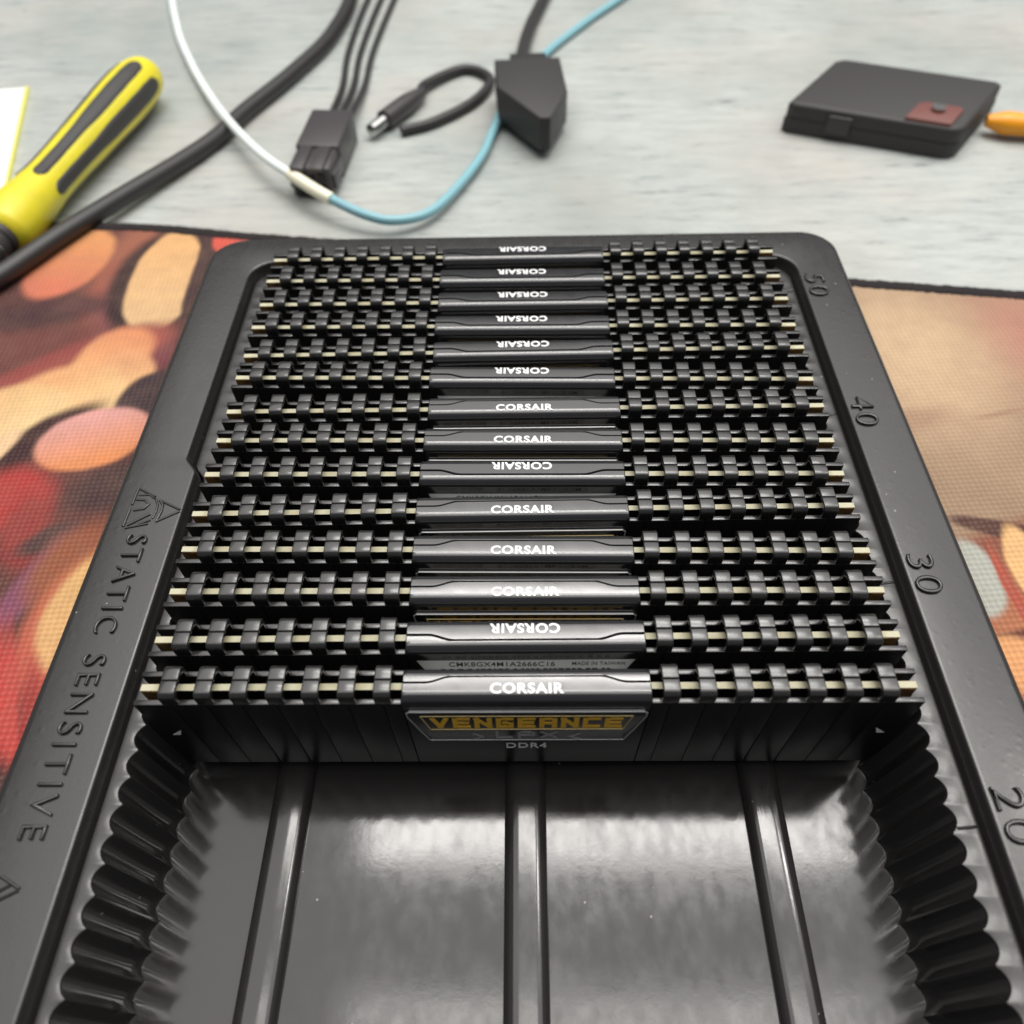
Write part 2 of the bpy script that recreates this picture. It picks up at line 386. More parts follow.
# ------------------------------------------------------------------ the surface: table, then the printed mat
M_table = table_material()
bm = new_bm(); poly_prism(bm, [(-1500, -900), (1500, -900), (1500, 900), (-1500, 900)], -33, -3)
tag(obj('table_top', bm, M_table, smooth=0), 'pale grey painted wooden table top with faint grain', None, None, 'structure')

M_print = print_material()
M_edge = mat('mat_edging', (.028, .024, .024, 1), .9, 0, .2, bump=(1500, 1, .5))
edge_pts = [(-420, 214), (-300, 206), (-210, 200), (-168, 198), (-135, 196), (-101, 190.5), (-40, 181.5), (30, 171.3), (112, 159.5), (163, 152.3), (240, 141), (420, 116)]
ep = [(p.x, p.y) for p in catmull([(x, y, 0) for x, y in edge_pts], 4)]
mat_t = thing('desk_mat', 'printed red, orange and beige cloth mat with black stitched edge, under the tray', 'desk mat')
bm = new_bm(); poly_prism(bm, [(-420, -260), (420, -260)] + ep[::-1], -2.9, 0)
obj('printed_cloth', bm, M_print, mat_t, smooth=0)
bm = new_bm()
rnd = random.Random(3)
ef = catmull([(x, y, 0) for x, y in edge_pts], 60)
tube(bm, [Vector((p.x, p.y+.4+rnd.uniform(-.3, .3), -1.05+rnd.uniform(-.12, .12))) for p in ef], 2.9, 10, .62)
obj('stitched_edge', bm, M_edge, mat_t)

# ------------------------------------------------------------------ the tray
M_tray = tray_material()
p = 4.754
tray = thing('memory_tray', 'black plastic static sensitive tray with ribbed slot walls, holding the row of memory modules', 'tray')

def sstep(a, b_, x):
    t = max(0, min(1, (x-a)/(b_-a))); return t*t*(3-2*t)
def jog(y): return -73.9-2.9*sstep(55.2, 60.2, y)
def lobe(y): return abs(math.cos(math.pi*y/p))**.75
ys = [-112+i*(238.2/(52*12)) for i in range(52*12+1)]          # -112 .. 126.2
def loop(z, rt, lf, yb, yf, r, skew=0.0):
    """closed outline: right side up, back, left side down, front"""
    f_r = rt if callable(rt) else (lambda y: rt)
    f_l = lf if callable(lf) else (lambda y: lf)
    pts = [(f_r(y), y) for y in ys]
    xr, xl = f_r(400), f_l(400); n = 8
    for i in range(n+1):
        a = math.pi/2*i/n; pts.append((xr-r+r*math.cos(a), yb-r+r*math.sin(a)+skew*xr))
    for i in range(1, 10): pts.append((xr-r+(xl-xr+2*r)*i/10, yb+skew*(xr+(xl-xr)*i/10)))
    for i in range(n+1):
        a = math.pi/2+math.pi/2*i/n; pts.append((xl+r+r*math.cos(a), yb-r+r*math.sin(a)+skew*xl))
    pts += [(f_l(y), y) for y in reversed(ys)]
    xr, xl = f_r(-400), f_l(-400)
    for i in range(n+1):
        a = math.pi+math.pi/2*i/n; pts.append((xl+r+r*math.cos(a), yf+r+r*math.sin(a)))
    for i in range(1, 10): pts.append((xl+r+(xr-xl-2*r)*i/10, yf))
    for i in range(n+1):
        a = 1.5*math.pi+math.pi/2*i/n; pts.append((xr-r+r*math.cos(a), yf+r+r*math.sin(a)))
    return [(x, y, z) for x, y in pts]
def scal(bR, bL, A, z, yb, yf, sm=1.0):
    def fr(y): return bR+(A*lobe(y) if -112 <= y <= 126.2 else A*.6)
    def fl(y): return -(bL+(A*lobe(y) if -112 <= y <= 126.2 else A*.6))
    return loop(z, fr, fl, yb, yf, 2.0)
def grv(z, rt, off, yb, yf, r): return loop(z, rt, lambda y: jog(y)+off, yb, yf, r, .006)
loops = [
    loop(.05, 91.6, -91.6, 147.4, -133, 10, .008), loop(1.0, 91.5, -91.5, 147.3, -133, 10, .008),
    loop(26.6, 90.2, -90.2, 146.0, -131.8, 9.5, .008), loop(27.9, 89.9, -89.9, 145.7, -131.5, 9.4, .008),
    loop(28.6, 89.5, -89.5, 145.3, -131.1, 9.2, .008), loop(28.93, 88.9, -88.9, 144.7, -130.5, 9, .008), loop(29, 88.2, -88.2, 144, -130, 8.6, .008),
    grv(29, 77.2, -.4, 134.8, -121, 7.6), grv(28.95, 76.8, -.1, 134.4, -120.5, 7.2), grv(28.75, 76.5, .15, 134.1, -120.1, 6.9), grv(28.2, 76.3, .35, 133.9, -119.9, 6.7),
    grv(22.6, 75.9, .7, 133.5, -119.6, 6.4), grv(22.2, 75.6, .95, 133.2, -119.3, 6.2), grv(22.6, 75.55, 1.05, 133.1, -119, 6), grv(25.7, 75.45, 1.1, 133.0, -118.8, 5.8), grv(25.95, 75.25, 1.25, 132.8, -118.5, 5.7), grv(26, 74.9, 1.5, 132.5, -118.3, 5.4),
    scal(70.6, 69.2, 1.5, 26, 130.6, -116.5), scal(70.42, 69.02, 1.58, 25.94, 130.3, -116.2), scal(70.3, 68.9, 1.63, 25.74, 130.1, -116), scal(70.24, 68.82, 1.7, 25.3, 129.9, -115.8),
    scal(69.3, 68.3, 1.95, 18, 129, -115), scal(68.5, 67.9, 1.95, 11, 128.6, -114.6), scal(67.9, 67.6, 1.8, 6, 128.3, -114.3), scal(67.6, 67.5, 1.6, 3.6, 128.1, -114.1), scal(67.3, 67.3, 1.3, 2.85, 128, -114)]
bm = new_bm(); rings = [[bm.verts.new(c) for c in lp] for lp in loops]
for a, c in zip(rings, rings[1:]):
    n = len(a)
    for i in range(n): bm.faces.new((a[i], a[(i+1) % n], c[(i+1) % n], c[i]))
# floor with its three long raised ribs
def fz(x):
    z = 3.0
    for c, wd in ((-46.6, 3.9), (0, 4.1), (46.9, 3.9)):
        t = abs(x-c)/wd
        if t < 1: z = 3.0+2.65*(1-t**3.2)**.5
    return z
xs = [-70, -60, -52]
for c, wd in ((-46.6, 3.9), (0, 4.1), (46.9, 3.9)): xs += [c-wd*1.08] + [c+wd*math.sin(math.pi/2*t/12) for t in range(-12, 13)] + [c+wd*1.08]
xs += [-30, -15, 15, 30, 52, 60, 70]; xs = sorted(set(round(x, 4) for x in xs))
yy = [-117+i*13.0 for i in range(20)]
g = [[bm.verts.new((x, y, fz(x))) for x in xs] for y in yy]
for j in range(len(yy)-1):
    for i in range(len(xs)-1): bm.faces.new((g[j][i], g[j][i+1], g[j+1][i+1], g[j+1][i]))
body = obj('tray_body', bm, M_tray, tray, smooth=50)

# raised tick marks, one every ten slots, and their numbers
for n_, yt in ((20, -20.5), (30, 27.2), (40, 74.6), (50, 122.0), (10, -68.2)):
    bm = new_bm(); tube(bm, catmull([(71.6, yt-.1, 25.95), (73, yt, 26.0), (74.6, yt+.15, 25.95), (75.2, yt+.2, 25.6)], 4), .3, 8)
    obj('tick_mark', bm, M_tray, tray)
def lying(x, y, z=28.98): return frame((x, y, z), (0, -1, 0), (1, 0, 0))      # reads towards the viewer, tops to the right
def emboss_digits(txt, yc):
    """each digit as a thin raised outline, the way the mould leaves it"""
    b = new_bm()
    text_bm(b, txt, 9.2, 5.2, lying(80.0, yc), depth=.62, fat=-.42, bevel=.36, spacing=1.12)
    return obj('slot_number', b, M_tray, tray, smooth=60)
for txt, yc in (('50', 120.4), ('40', 72.6), ('30', 27.4), ('20', -19.4), ('10', -66.6)): emboss_digits(txt, yc)
bm = new_bm()
text_bm(bm, 'STATIC', 23.2, 4.3, lying(-81.2, 26.3), depth=.62, fat=-.38, bevel=.34, spacing=1.25)
text_bm(bm, 'SENSITIVE', 33.5, 4.3, lying(-81.0, -6.6), depth=.62, fat=-.38, bevel=.34, spacing=1.25)
obj('warning_lettering', bm, M_tray, tray, smooth=60)
def warning_symbol(dy):
    b = new_bm()
    def ln(pts, r=.3): tube(b, [Vector((x, y+dy, 29.02)) for x, y in pts], r, 8)
    ln([(-85.3, 40.3), (-85.2, 45.0)]); ln([(-85.1, 46.2), (-85.0, 50.6)])                    # base of the triangle
    ln([(-84.7, 50.6), (-80.6, 48.3)]); ln([(-79.4, 47.4), (-74.2, 44.7)])                    # far side
    ln([(-74.2, 44.3), (-78.7, 41.5)]); ln([(-80.2, 41.0), (-84.8, 39.9)])                    # near side
    ln([(-84.6, 40.6), (-80.4, 43.6)], .34); ln([(-83.8, 40.2), (-79.9, 42.0)], .3)           # slash
    ln([(-79.2, 47.2), (-78.3, 46.0), (-78.2, 44.2), (-78.6, 41.6)], .32)                     # hand and cuff
    ln([(-80.3, 47.6), (-79.4, 46.0), (-79.3, 44.2), (-79.6, 42.4)], .26)
    ln([(-84.6, 47.6), (-82.6, 47.4), (-81.4, 46.2), (-82.2, 45.0), (-84.4, 44.6)], .3)
    ln([(-84.4, 48.8), (-82.0, 48.9), (-80.6, 47.8)], .24)
    return obj('warning_symbol', b, M_tray, tray, smooth=60)
warning_symbol(0)
bm = new_bm()
for a, c in (((-80, -30.6), (-83.6, -28.8)), ((-80, -30.8), (-83.4, -32.6)), ((-81.6, -30.0), (-84.2, -31.6)), ((-83.9, -28.9), (-86.6, -29.6))):
    tube(bm, [Vector((*a, 29.02)), Vector((*c, 29.02))], .3, 8)
obj('moulding_mark', bm, M_tray, tray)

# ------------------------------------------------------------------ the memory modules
M_spread = mat('black_anodised_aluminium', (.017, .0165, .016, 1), .2, 0, .8, bump=(3500, .08, .02), rvar=(160, .3))
M_wall_shade = mat('black_anodised_shaded', (.008, .008, .0085, 1), .34, 0, .35, bump=(3000, .06, .02))  # same aluminium, colour darkened to paint shade onto the upright faces
M_plate = mat('black_brushed_plate', (.014, .014, .015, 1), .16, 0, 1.0, rvar=(140, .24))
M_pcb = mat('board_black', (.012, .012, .012, 1), .4)
M_pcb_edge = mat('board_edge', lin((188, 184, 158)), .6, 0, .3, mottle=(300, lin((164, 156, 124)), .8))
M_pcb_end = mat('board_end', lin((120, 88, 44)), .5, 0, .4, mottle=(500, lin((60, 38, 18)), .8))
M_white = mat('white_print', (.8, .8, .8, 1), .5)
M_grey = mat('grey_print', (.9, .9, .88, 1), .5)
M_gold = mat('gold_print', lin((250, 194, 50)), .4, .1, .5)
M_label = mat('label_gloss_black', (.012, .012, .012, 1), .22, 0, .6)
M_frame = mat('label_rim', (.5, .5, .5, 1), .25, .6, .6)
M_bronze = mat('label_line', lin((214, 190, 130)), .35, .3)
M_dark = mat('label_dark_grey', (.34, .34, .35, 1), .4)
M_sticker = mat('silver_sticker', (.80, .81, .80, 1), .45, .2, .5)
M_ink = mat('black_ink', (.01, .01, .01, 1), .6)

def seam(x):
    return 1.15*(1-sstep(12.6, 17.4, abs(x)))
XH = 21.25
def tabs():
    out = []
    for k_ in range(7):
        a = -62.25+6.07*k_; out.append((a-.05, a+2.88)); out.append((-a-2.88, -a+.05))
    return sorted(out)
def spreader(side):
    """side -1: the face that carries the brand; +1: the other"""
    b = new_bm(); o, i = 3.15, 2.15
    def yz(pts): return [(side*y, z) for y, z in pts]
    def wall(x0, x1, zt): prism_x(b, yz([(o, 3.2), (o, zt), (i, zt), (i, 3.2)]), x0, x1, .16)
    tb = tabs()
    left = [-67.35] + [t[0]+1.45 for t in tb[0:7]] + [-XH-.05]
    for s_ in (1, -1):
        e = sorted(s_*v for v in left)
        for a, c in zip(e, e[1:]): wall(a+.03, c-.03, 31.1+rnd.uniform(-.05, .05))
    wall(-XH+.05, XH-.05, 30.2)
    b.normal_update()
    for f in b.faces: f.material_index = 0 if f.normal.z > .3 else 2  # upward faces get the lit copy, the others the painted-in shade
    arc = [(1.85+1.25*math.sin(a), 32.0+1.25*math.cos(a)) for a in [math.pi/2*j/6 for j in range(7)]]
    prof = yz([(y_, z_+.85 if z_ > 31 else z_) for y_, z_ in [(.04, 32.4), (.04, 33.25)] + arc + [(3.1, 30.6), (2.2, 30.6), (2.13, 31.6), (1.6, 32.2)]])
    for a, c in tb: prism_x(b, prof, a, c, .24, 3)
    # centre cap: rounded bar with a stepped seam
    c = bmesh.new(); secs = []
    xs_ = [-XH, -XH+.15] + [-XH+.15+(2*XH-.3)*j/60 for j in range(1, 60)] + [XH-.15, XH]
    arc = [(1.4+1.85*math.sin(a), 31.45+1.85*math.cos(a)) for a in [math.pi/2*j/9 for j in range(10)]]
    for x in xs_:
        e_ = .12 if abs(x) > XH-.1 else 0
        s0 = seam(x)*(-side)                     # measured towards this half
        inner = (-s0+.0) if side == -1 else (-s0+.24)
        # y of the inner edge, in this half's own outward direction
        q_ = [(inner, 33.3-.12), (inner+.12, 33.3)] + arc + [(3.25, 29.0), (2.2, 29.0), (2.2, 32.0), (inner, 32.3)]
        secs.append([c.verts.new((x, side*y, z-.7-(.1 if side == 1 else 0)-e_*(1 if z > 32.5 else 0))) for y, z in q_])
    for a, d in zip(secs, secs[1:]):
        n = len(a)
        for j in range(n): c.faces.new((a[j], d[j], d[(j+1) % n], a[(j+1) % n]))
    c.faces.new(secs[0]); c.faces.new(secs[-1][::-1])
    bmesh.ops.recalc_face_normals(c, faces=c.faces)
    for f in c.faces: f.material_index = 1
    join_into(b, c)
    return b

LET = {'V': [((0, 1), (.5, 0)), ((.5, 0), (1, 1))],
       'E': [((0, 0), (0, 1)), ((0, 1), (1, 1)), ((0, .5), (.9, .5)), ((0, 0), (1, 0))],
       'N': [((0, 0), (0, 1)), ((0, 1), (1, 0)), ((1, 0), (1, 1))],
       'G': [((1, 1), (0, 1)), ((0, 1), (0, 0)), ((0, 0), (1, 0)), ((1, 0), (1, .5)), ((1, .5), (.5, .5))],
       'A': [((0, 0), (0, 1)), ((0, 1), (1, 1)), ((1, 1), (1, 0)), ((0, .45), (1, .45))],
       'C': [((1, 1), (0, 1)), ((0, 1), (0, 0)), ((0, 0), (1, 0))],
       'L': [((0, 1), (0, 0)), ((0, 0), (1, 0))],
       'P': [((0, 0), (0, 1)), ((0, 1), (1, 1)), ((1, 1), (1, .45)), ((1, .45), (0, .45))],
       'X': [((0, 0), (1, 1)), ((0, 1), (1, 0))]}
def techno(dst, word, x0, x1, z0, z1, th, mtx, lift, gap=.3):
    n = len(word); cw = (x1-x0)/(n+gap*(n-1))
    for i, ch in enumerate(word):
        ox = x0+i*cw*(1+gap)
        strokes(dst, [((ox+th/2+a[0]*(cw-th), z0+th/2+a[1]*(z1-z0-th)), (ox+th/2+c[0]*(cw-th), z0+th/2+c[1]*(z1-z0-th))) for a, c in LET[ch]], th, mtx, lift, lift+.06)

def build_module():
    t = thing('memory_module', 'x', 'memory module')
    b = new_bm()
    # the board: black faces, pale bare edge along the top, brown cut ends
    bx = bmesh.new(); bmesh.ops.create_cube(bx, size=1)
    for v in bx.verts: v.co = Vector((v.co.x*133.4, v.co.y*1.22, 15.625+v.co.z*31.25))
    bmesh.ops.recalc_face_normals(bx, faces=bx.faces)
    for f in bx.faces:
        f.material_index = 1 if f.normal.z > .5 else (2 if abs(f.normal.x) > .5 else 0)
    join_into(b, bx)
    # brown bare laminate just under the edge at both ends
    for s_ in (-1, 1):
        n0 = len(b.faces); box(b, s_*64.7-1.9, s_*64.7+1.9, -.72, .72, 26, 31.1)
        b.faces.ensure_lookup_table()
        for f in b.faces[n0:]: f.material_index = 2
    obj('circuit_board', b, [M_pcb, M_pcb_edge, M_pcb_end], t, smooth=0)
    fs = obj('heat_spreader', spreader(-1), [M_spread, M_plate, M_wall_shade], t, smooth=38)
    obj('heat_spreader', spreader(1), [M_spread, M_plate, M_wall_shade], t, smooth=38)
    b = new_bm(); text_bm(b, 'CORSAIR', 12.6, 2.0, frame((.1, -1.0, 32.6), (1, 0, 0), (0, 1, 0)), depth=.04, fat=.34, spacing=1.12)
    obj('brand_lettering', b, M_white, fs, smooth=0)
    # badge on the branded face
    F = frame((0, -3.15, 0), (1, 0, 0), (0, 0, 1))
    b = new_bm(); poly_prism(b, [(-17.9, 16.0), (17.9, 16.0), (19.4, 19.8), (20.9, 26.6), (20.9, 28.3), (20.3, 28.9), (-20.3, 28.9), (-20.9, 28.3), (-20.9, 26.6), (-19.4, 19.8)], .0, .5, .25, F)
    bd = obj('badge', b, M_label, t, smooth=40)
    def outline(b_, pts, r, y):
        for a, c in zip(pts, pts[1:]+pts[:1]): tube(b_, [Vector((a[0], y, a[1])), Vector((c[0], y, c[1]))], r, 8)
    b = new_bm(); outline(b, [(-17.8, 16.1), (17.8, 16.1), (20.75, 26.7), (20.75, 28.2), (20.2, 28.75), (-20.2, 28.75), (-20.75, 28.2), (-20.75, 26.7)], .17, -3.62)
    obj('badge_rim', b, M_frame, bd)
    b = new_bm(); outline(b, [(-17.2, 21.2), (17.2, 21.2), (18.5, 27.0), (-18.5, 27.0)], .12, -3.66)
    obj('badge_line', b, M_bronze, bd)
    b = new_bm(); techno(b, 'VENGEANCE', -16.9, 16.9, 21.9, 26.2, .9, F, .5, .22)
    obj('badge_lettering', b, M_gold, bd, smooth=0)
    b = new_bm(); techno(b, 'LPX', -5.6, 5.6, 17.0, 20.0, .5, F, .5, .3)
    strokes(b, [((-9.5, 19), (-8, 17.7)), ((-8, 17.7), (-9.5, 16.6)), ((9.5, 19), (8, 17.7)), ((8, 17.7), (9.5, 16.6))], .5, F, .5, .56)
    obj('series_lettering', b, M_dark, bd, smooth=0)
    b = new_bm(); text_bm(b, 'DDR4', 7.6, 2.5, frame((0, -3.15, 12.0), (1, 0, 0), (0, 0, 1)), depth=.06, fat=.1, spacing=1.1)
    obj('type_lettering', b, M_grey, t, smooth=0)
    for s_ in (-1, 1):
        b = new_bm(); poly_prism(b, [(s_*64.4-.75, 17.8), (s_*64.4+.75, 17.8), (s_*62.9, 20.0)], 0, .05, 0, F)
        obj('corner_mark', b, M_grey, t, smooth=0)
    # sticker on the other face
    B = frame((0, 3.15, 0), (-1, 0, 0), (0, 0, 1))
    b = new_bm(); poly_prism(b, [(-14.5, 12), (14.5, 12), (19.6, 28.6), (-19.6, 28.6)], 0, .12, 0, B)
    st = obj('specification_sticker', b, M_sticker, t, smooth=0)
    b = new_bm()
    text_bm(b, 'CMK8GX4M1A2666C16', 19.2, 1.75, frame((4.3, 3.27, 27.1), (-1, 0, 0), (0, 0, 1)), depth=.04, fat=.03, spacing=1.06)
    text_bm(b, 'MADE IN TAIWAN', 9.6, 1.35, frame((-13.2, 3.27, 27.2), (-1, 0, 0), (0, 0, 1)), depth=.04, fat=.02)
    r2 = random.Random(5); x = -15.5                                            # small print, too fine to read
    while x < 15.5:
        wd = r2.uniform(.5, 1.0); poly_prism(b, [(x, 24.4), (x+wd, 24.4), (x+wd, 25.3), (x, 25.3)], .12, .15, 0, B); x += wd+r2.choice([.3, .3, .8])
    obj('sticker_lettering', b, M_ink, st, smooth=0)
    return t

def copy_tree(o, parent=None):
    c = o.copy(); COL.objects.link(c); c.parent = parent
    for ch in kids[o.name]: copy_tree(ch, c)
    return c

module0 = build_module()
kids = {}
for o in bpy.data.objects: kids.setdefault(o.name, [])
for o in bpy.data.objects:
    if o.parent: kids[o.parent.name].append(o)
# back row first: x, y, yaw in degrees, reversed?
ROWS = [(.2, 123.55, .75, 1), (-.05, 113.75, .04, 1), (.1, 104.4, .26, 1), (-.15, 95.0, -.34, 1), (.1, 85.6, .6, 1), (-.2, 76.5, -.85, 1),
        (.2, 66.6, .26, 0), (-.1, 56.9, -.5, 0), (-.3, 47.6, -.34, 1), (-.35, 38.2, .52, 0), (-.2, 28.25, -.47, 0), (.05, 19.15, -.13, 0),
        (.15, 9.5, .26, 1), (.25, -.1, .09, 0)]
LAB = ['black memory module in the rearmost slot, by the embossed 50, name upside down',
       'black memory module second from the back, name upside down, just before the rearmost one',
       'black memory module third from the back, name upside down',
       'black memory module fourth from the back, brand name upside down',
       'black memory module fifth from the back, brand name upside down',
       'black memory module sixth from the back, its upside-down name just behind two upright ones',
       'black memory module level with the embossed 40, the rearmost whose brand name reads upright',
       'black memory module with upright name, right behind the lone upside-down one in mid-row',
       'black memory module with upside-down name, alone between upright ones in the middle of the row',
       'black memory module fifth from the front, rearmost of the three neighbours with upright names',
       'black memory module fourth from the front, middle one of three neighbours with upright names',
       'black memory module third from the front, upright name, gold badge edge showing',
       'black memory module second from the front, upside-down name, silver sticker with its part number showing',
       'black memory module nearest the camera, its whole front and gold lettered badge in view']
order = list(range(13, -1, -1))
for j, k_ in enumerate(order):
    x, y, yaw, rev = ROWS[k_]
    o = module0 if j == 0 else copy_tree(module0)
    o.location = Vector((x, y, 5.75))*S; o.rotation_euler = (R(random.uniform(-.25, .25)), 0, R(yaw)+(math.pi if rev else 0))
    tag(o, LAB[k_], 'memory module', 'memory modules standing in the tray')

# ------------------------------------------------------------------ things on the table behind
M_rubber = mat('black_rubber', (.023, .0215, .021, 1), .45, 0, .5, bump=(900, .2, .1))
M_yellow = mat('yellow_plastic', (.76, .66, .03, 1), .3, 0, .5, bump=(500, .25, .12), mottle=(45, (.50, .46, .04, 1), .5), rvar=(80, .5))
M_grip = mat('dark_grip', (.04, .038, .036, 1), .5)
M_steel = mat('steel', (.6, .6, .58, 1), .25, 1)
M_teal = mat('teal_fibre_jacket', lin((132, 180, 190)), .32, 0, .5)
M_sleeve = mat('white_sleeve', lin((240, 238, 214)), .4)
M_plug = mat('black_plug_plastic', (.05, .045, .047, 1), .38, 0, .5, bump=(1200, .2, .05))
M_case = mat('case_black', (.03, .028, .027, 1), .55, bump=(900, .4, .1))
M_brown = mat('brown_leather', (.16, .055, .045, 1), .5)
M_orange = mat('orange_plastic', (.85, .33, .01, 1), .35)
M_paper = mat('white_card', (.82, .82, .78, 1), .6)
M_lime = mat('yellow_card_edge', (.75, .72, .18, 1), .5)

# screwdriver
zs_ = 7.2
A = Vector((-180.5, 181, zs_)); Bp = Vector((-167.5, 271, zs_+1.0))
dx = (Bp-A).normalized(); side = dx.cross(Vector((0, 0, 1))).normalized(); up = side.cross(dx)
MX = Matrix.Identity(4)
for i in range(3): MX[i][0], MX[i][1], MX[i][2], MX[i][3] = dx[i], side[i], up[i], A[i]
PR = [(0, 5.8), (1, 7.4), (3, 8.8), (6, 9.3), (11, 9.5), (17, 9.1), (24, 8.5), (34, 8.0), (46, 8.1), (58, 8.5), (68, 8.9), (78, 9.3), (90, 9.8), (102, 9.9), (112, 9.3), (119, 7.8), (123, 5), (124.5, 2.0)]
def hr(s):
    for (a, ra), (c, rc) in zip(PR, PR[1:]):
        if a <= s <= c: return ra+(rc-ra)*(s-a)/(c-a)
    return PR[-1][1]
sd = thing('screwdriver', 'yellow screwdriver handle with black grip strips, lying beside the black cable', 'screwdriver')
bm = new_bm(); lathe(bm, [(0, 0.5)] + [(v.x, v.y) for v in catmull([(a, c, 0) for a, c in PR], 5)], 48, MX)
hd = obj('handle', bm, M_yellow, sd, smooth=60)
def strip(ang, hw, s0, s1):
    b = bmesh.new(); rows = []; ns, na = 50, 6
    for i in range(ns+1):
        s = s0+(s1-s0)*i/ns; e = min(1, min(i, ns-i)/2.0+.35)
        wd = hw*e*(1+.22*sstep(s0+30, s0+45, s))
        rows.append([b.verts.new((s, (hr(s)+(.35 if 0 < j < na else -.3))*math.cos(ang+wd*(2*j/na-1)), (hr(s)+(.35 if 0 < j < na else -.3))*math.sin(ang+wd*(2*j/na-1)))) for j in range(na+1)])
    for a, c in zip(rows, rows[1:]):
        for j in range(na): b.faces.new((a[j], a[j+1], c[j+1], c[j]))
    b.transform(MX); return b
for ang in (68, 8, 128, 188, -52): obj('grip_strip', strip(R(ang), .34, 27, 112), M_grip, hd, smooth=60)
bm = new_bm(); lathe(bm, [(.5, 6.3), (-2, 6.3), (-2.6, 5.6), (-3.4, 5.6), (-4, 6.1), (-16, 5.9), (-17, 5.2)], 32, MX); col_ = obj('collar', bm, M_grip, sd)
for s_ in (-7.5, -11.5):
    bm = new_bm(); lathe(bm, [(s_, 6.0), (s_-.1, 6.35), (s_-.9, 6.35), (s_-1, 6.0)], 32, MX, cap=False); obj('ring', bm, M_steel, col_)
bm = new_bm(); lathe(bm, [(-17, 3), (-80, 3), (-84, 2.2), (-85, .6)], 20, MX); obj('shaft', bm, M_steel, sd)

# thick black cable
bm = new_bm()
tube(bm, catmull([(-215, 100, 3.6), (-197, 128, 3.6), (-184, 151, 3.6), (-175.2, 163.2, 3.7), (-163.2, 186.6, 3.6), (-149.9, 212.6, 2.4), (-134.8, 240.9, 1.0), (-125.5, 260.4, .5), (-118, 283, .5), (-104, 318, .5), (-92, 360, .5), (-90, 420, .5), (-110, 520, .5)], 12), 3.4, 20)
tag(obj('power_cable', bm, M_rubber), 'thick black cable running from the left edge up past the yellow screwdriver', 'cable')
# teal fibre cable with a white sleeve
fib = thing('fibre_cable', 'thin pale teal cable looping over the table behind the tray, white sleeve in its bend', 'cable')
pth = catmull([(-205, 520, -1), (-190, 430, -1), (-172, 372, -1), (-154, 330, -.5), (-137, 296, 1), (-119.9, 264.8, 4), (-100.4, 235.4, 6), (-83.5, 217.1, 6.5), (-70.4, 205.8, 5.5), (-56.6, 197.8, 3.5), (-45.6, 196.3, 2), (-33.5, 203.2, 1), (-23.4, 222.8, .5), (-15.6, 244.7, 0), (-12.0, 262.1, 0), (-6, 290, 0), (8, 330, -.8), (32, 372, -1), (64, 420, -1), (110, 500, -1)], 10)
bm = new_bm(); tube(bm, pth[78:], 1.75, 14); obj('jacket', bm, M_teal, fib)
bm = new_bm(); tube(bm, pth[68:82], 2.25, 16); obj('sleeve', bm, M_sleeve, fib)
bm = new_bm(); tube(bm, pth[:70], 1.85, 14); obj('white_jacket', bm, mat('white_jacket', lin((232, 240, 238)), .35), fib)

# black connector standing behind the fibre cable
pl = thing('plug', 'black two-part plastic connector with ridged nose, behind the teal cable bend', 'connector', (-79.5, 217.5, -3), R(-4))
bm = new_bm(); box(bm, -8.6, 8.6, 17, 46, 0, 13, 1.2, 3); hs = obj('housing', bm, M_plug, pl)
bm = new_bm()
box(bm, -7.8, 7.8, 2.5, 17.2, .6, 12, .7)
for x0 in (-6.6, .6): box(bm, x0, x0+5.2, .4, 17, 11, 13.1, .8)
box(bm, 7.6, 9.0, 4, 17, 3, 9, .4); box(bm, -9.0, -7.6, 4, 17, 3, 9, .4)
obj('nose', bm, M_plug, pl)
bm = new_bm()
for i in range(3):
    for j in range(2): box(bm, -5.6+4.4*i, -3.0+4.4*i, 1.4, 2.7, 2+4.8*j, 5.2+4.8*j, .2)
obj('socket', bm, M_ink, pl)
bm = new_bm()
for i in range(3): tube(bm, catmull([(-4+4*i, 45, 6), (-4.5+4.3*i, 60, 5), (-7+5*i, 90, 2), (-12+6*i, 130, 1.5), (-14+7*i, 200, 1.5), (-10+6*i, 300, 1.5)], 8), 1.4, 10)
obj('wires', bm, M_rubber, pl)

# barrel plug with metal tip beyond it
bp_ = thing('barrel_plug', 'small black cable end with a shiny metal tip at the top edge of the photo', 'connector')
q0 = Vector((-62, 263, 1.2)); q1 = Vector((-50, 284, 1.2)); d_ = (q1-q0).normalized(); s2 = d_.cross(Vector((0, 0, 1))); MB_ = Matrix.Identity(4)
for i in range(3): MB_[i][0], MB_[i][1], MB_[i][2], MB_[i][3] = d_[i], s2[i], (0, 0, 1)[i], q0[i]
bm = new_bm(); lathe(bm, [(-.2, 1.6), (0, 2.5), (9, 2.6), (9.2, 3)], 24, MB_); obj('tip', bm, M_steel, bp_)
bm = new_bm(); lathe(bm, [(9, 3.2), (9.6, 4), (26, 4), (36, 2.6), (38, 2.2)], 24, MB_); obj('sleeve', bm, M_plug, bp_)
bm = new_bm(); tube(bm, catmull([tuple(q0+d_*36), (-42, 306, .2), (-26, 322, -.6), (-14, 312, -.8), (-20, 292, -.8), (-36, 274, -.8), (-50, 266, -.8)], 10), 2.1, 14); obj('cord', bm, M_rubber, bp_)

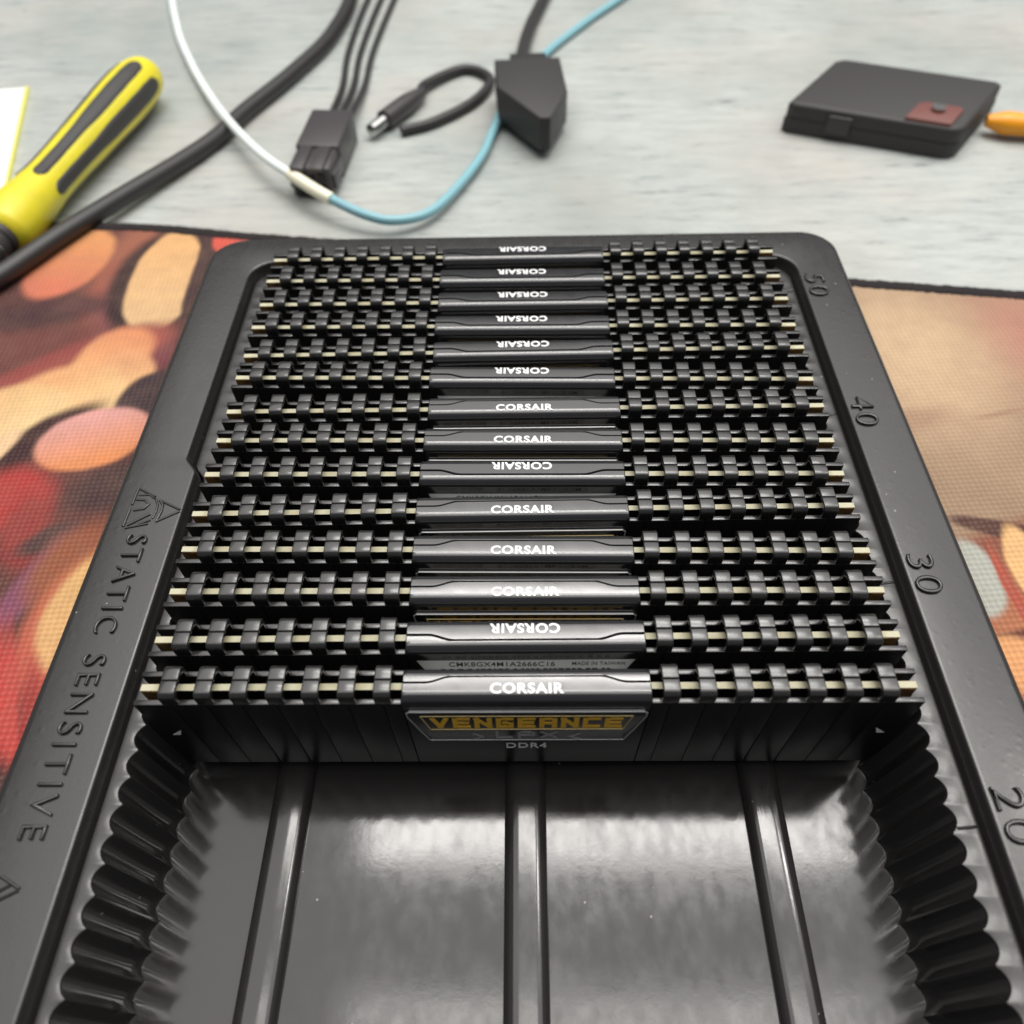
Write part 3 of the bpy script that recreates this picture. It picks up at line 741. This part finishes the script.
# black plug corner
bk = thing('black_plug', 'black angular plug pointing at the camera, behind the middle of the tray', 'connector', (9.3, 246, -3), R(4))
bm = new_bm(); poly_prism(bm, [(-2, 0), (2, 0), (11, 22), (11, 52), (-17, 52), (-17, 27)], 4, 17, 1.0); obj('shell', bm, M_case, bk)
bm = new_bm(); box(bm, -10, 6, 52, 62, 5, 15, 1); obj('strain_relief', bm, M_rubber, bk)
bm = new_bm(); tube(bm, catmull([(-2, 60, 9), (-3, 80, 6), (4, 120, 3), (20, 180, 3), (30, 260, 3)], 8), 3, 14); obj('cord', bm, M_rubber, bk)
bm = new_bm(); box(bm, -14, 9, 28, 50, 0, 4.2, .3); obj('foot', bm, M_case, bk)

# dark case with a brown closed flap and an orange-handled tool behind it, at the far right
cs = thing('tool_case', 'small flat black case with a reddish brown tab at its near corner, upper right', 'case')
c0 = Vector((170, 242)); u = Vector((-.93, .366)); v = Vector((.62, .785))
def cp(a, b_): q_ = c0+u*a+v*b_; return (q_.x, q_.y)
bm = new_bm(); poly_prism(bm, [cp(-.6, 3), cp(1, .2), cp(4, -1.0), cp(64, -1), cp(67, 1), cp(68, 46), cp(65, 50), cp(3, 50), cp(0, 47)], -2.9, 3.0, .5, None, 2); sh_ = obj('shell', bm, M_case, cs)
bm = new_bm(); poly_prism(bm, [cp(-.2, 3.2), cp(1.3, .6), cp(4, -.6), cp(64, -.6), cp(66.6, 1.3), cp(67.5, 46), cp(64.8, 49.5), cp(3.2, 49.5), cp(.4, 46.8)], 3.3, 9, 1.6, None, 3); obj('lid', bm, M_case, cs)
for a_ in (40,):
    bm = new_bm(); poly_prism(bm, [cp(a_, -2.2), cp(a_+9, -2.2), cp(a_+9, -.4), cp(a_, -.4)], .2, 7, .5); obj('latch', bm, M_grip, cs)
bm = new_bm(); poly_prism(bm, [cp(5, .6), cp(22, .6), cp(22, 15), cp(20, 17), cp(7, 17), cp(5, 15)], 8.9, 10.2, .5); fl_ = obj('flap', bm, M_brown, cs)
bm = new_bm(); lathe(bm, [(0, .8), (.6, 2.6), (1.4, 2.8)], 24, Matrix.Translation((*cp(13.5, 11), 10.1)) @ Matrix.Rotation(R(-90), 4, 'Y')); obj('snap', bm, M_steel, fl_)
oc = thing('orange_cutter', 'orange plastic tool handle lying at the right end of the table behind the mat', 'tool')
bm = new_bm()
tube(bm, catmull([(189, 262, 2.5), (202, 258.5, 2.5), (222, 257, 2.5), (250, 262, 2.5), (280, 272, 2.5)], 10), 5, 18, .9, lambda t: 5.4*min(1, .45+t*4)*(1-.15*math.sin(t*6)))
obj('grip', bm, M_orange, oc)
bm = new_bm(); tube(bm, catmull([(280, 272, 2.5), (300, 280, 2), (326, 292, 1.5)], 6), 3.2, 14, .6); obj('blade', bm, M_steel, oc)

# white card at the left edge
cdt = thing('white_card', 'white card with a yellow edge at the left edge of the table', 'card')
bm = new_bm(); poly_prism(bm, [(-198, 214), (-300, 196), (-322, 300), (-226, 312)], -2.95, -1.6, .2); obj('sheet', bm, M_paper, cdt)
bm = new_bm(); poly_prism(bm, [(-197.4, 213.6), (-198.2, 213.4), (-226.4, 312.2), (-225, 312.4)], -2.95, -1.2, .1); obj('edge_strip', bm, M_lime, cdt)
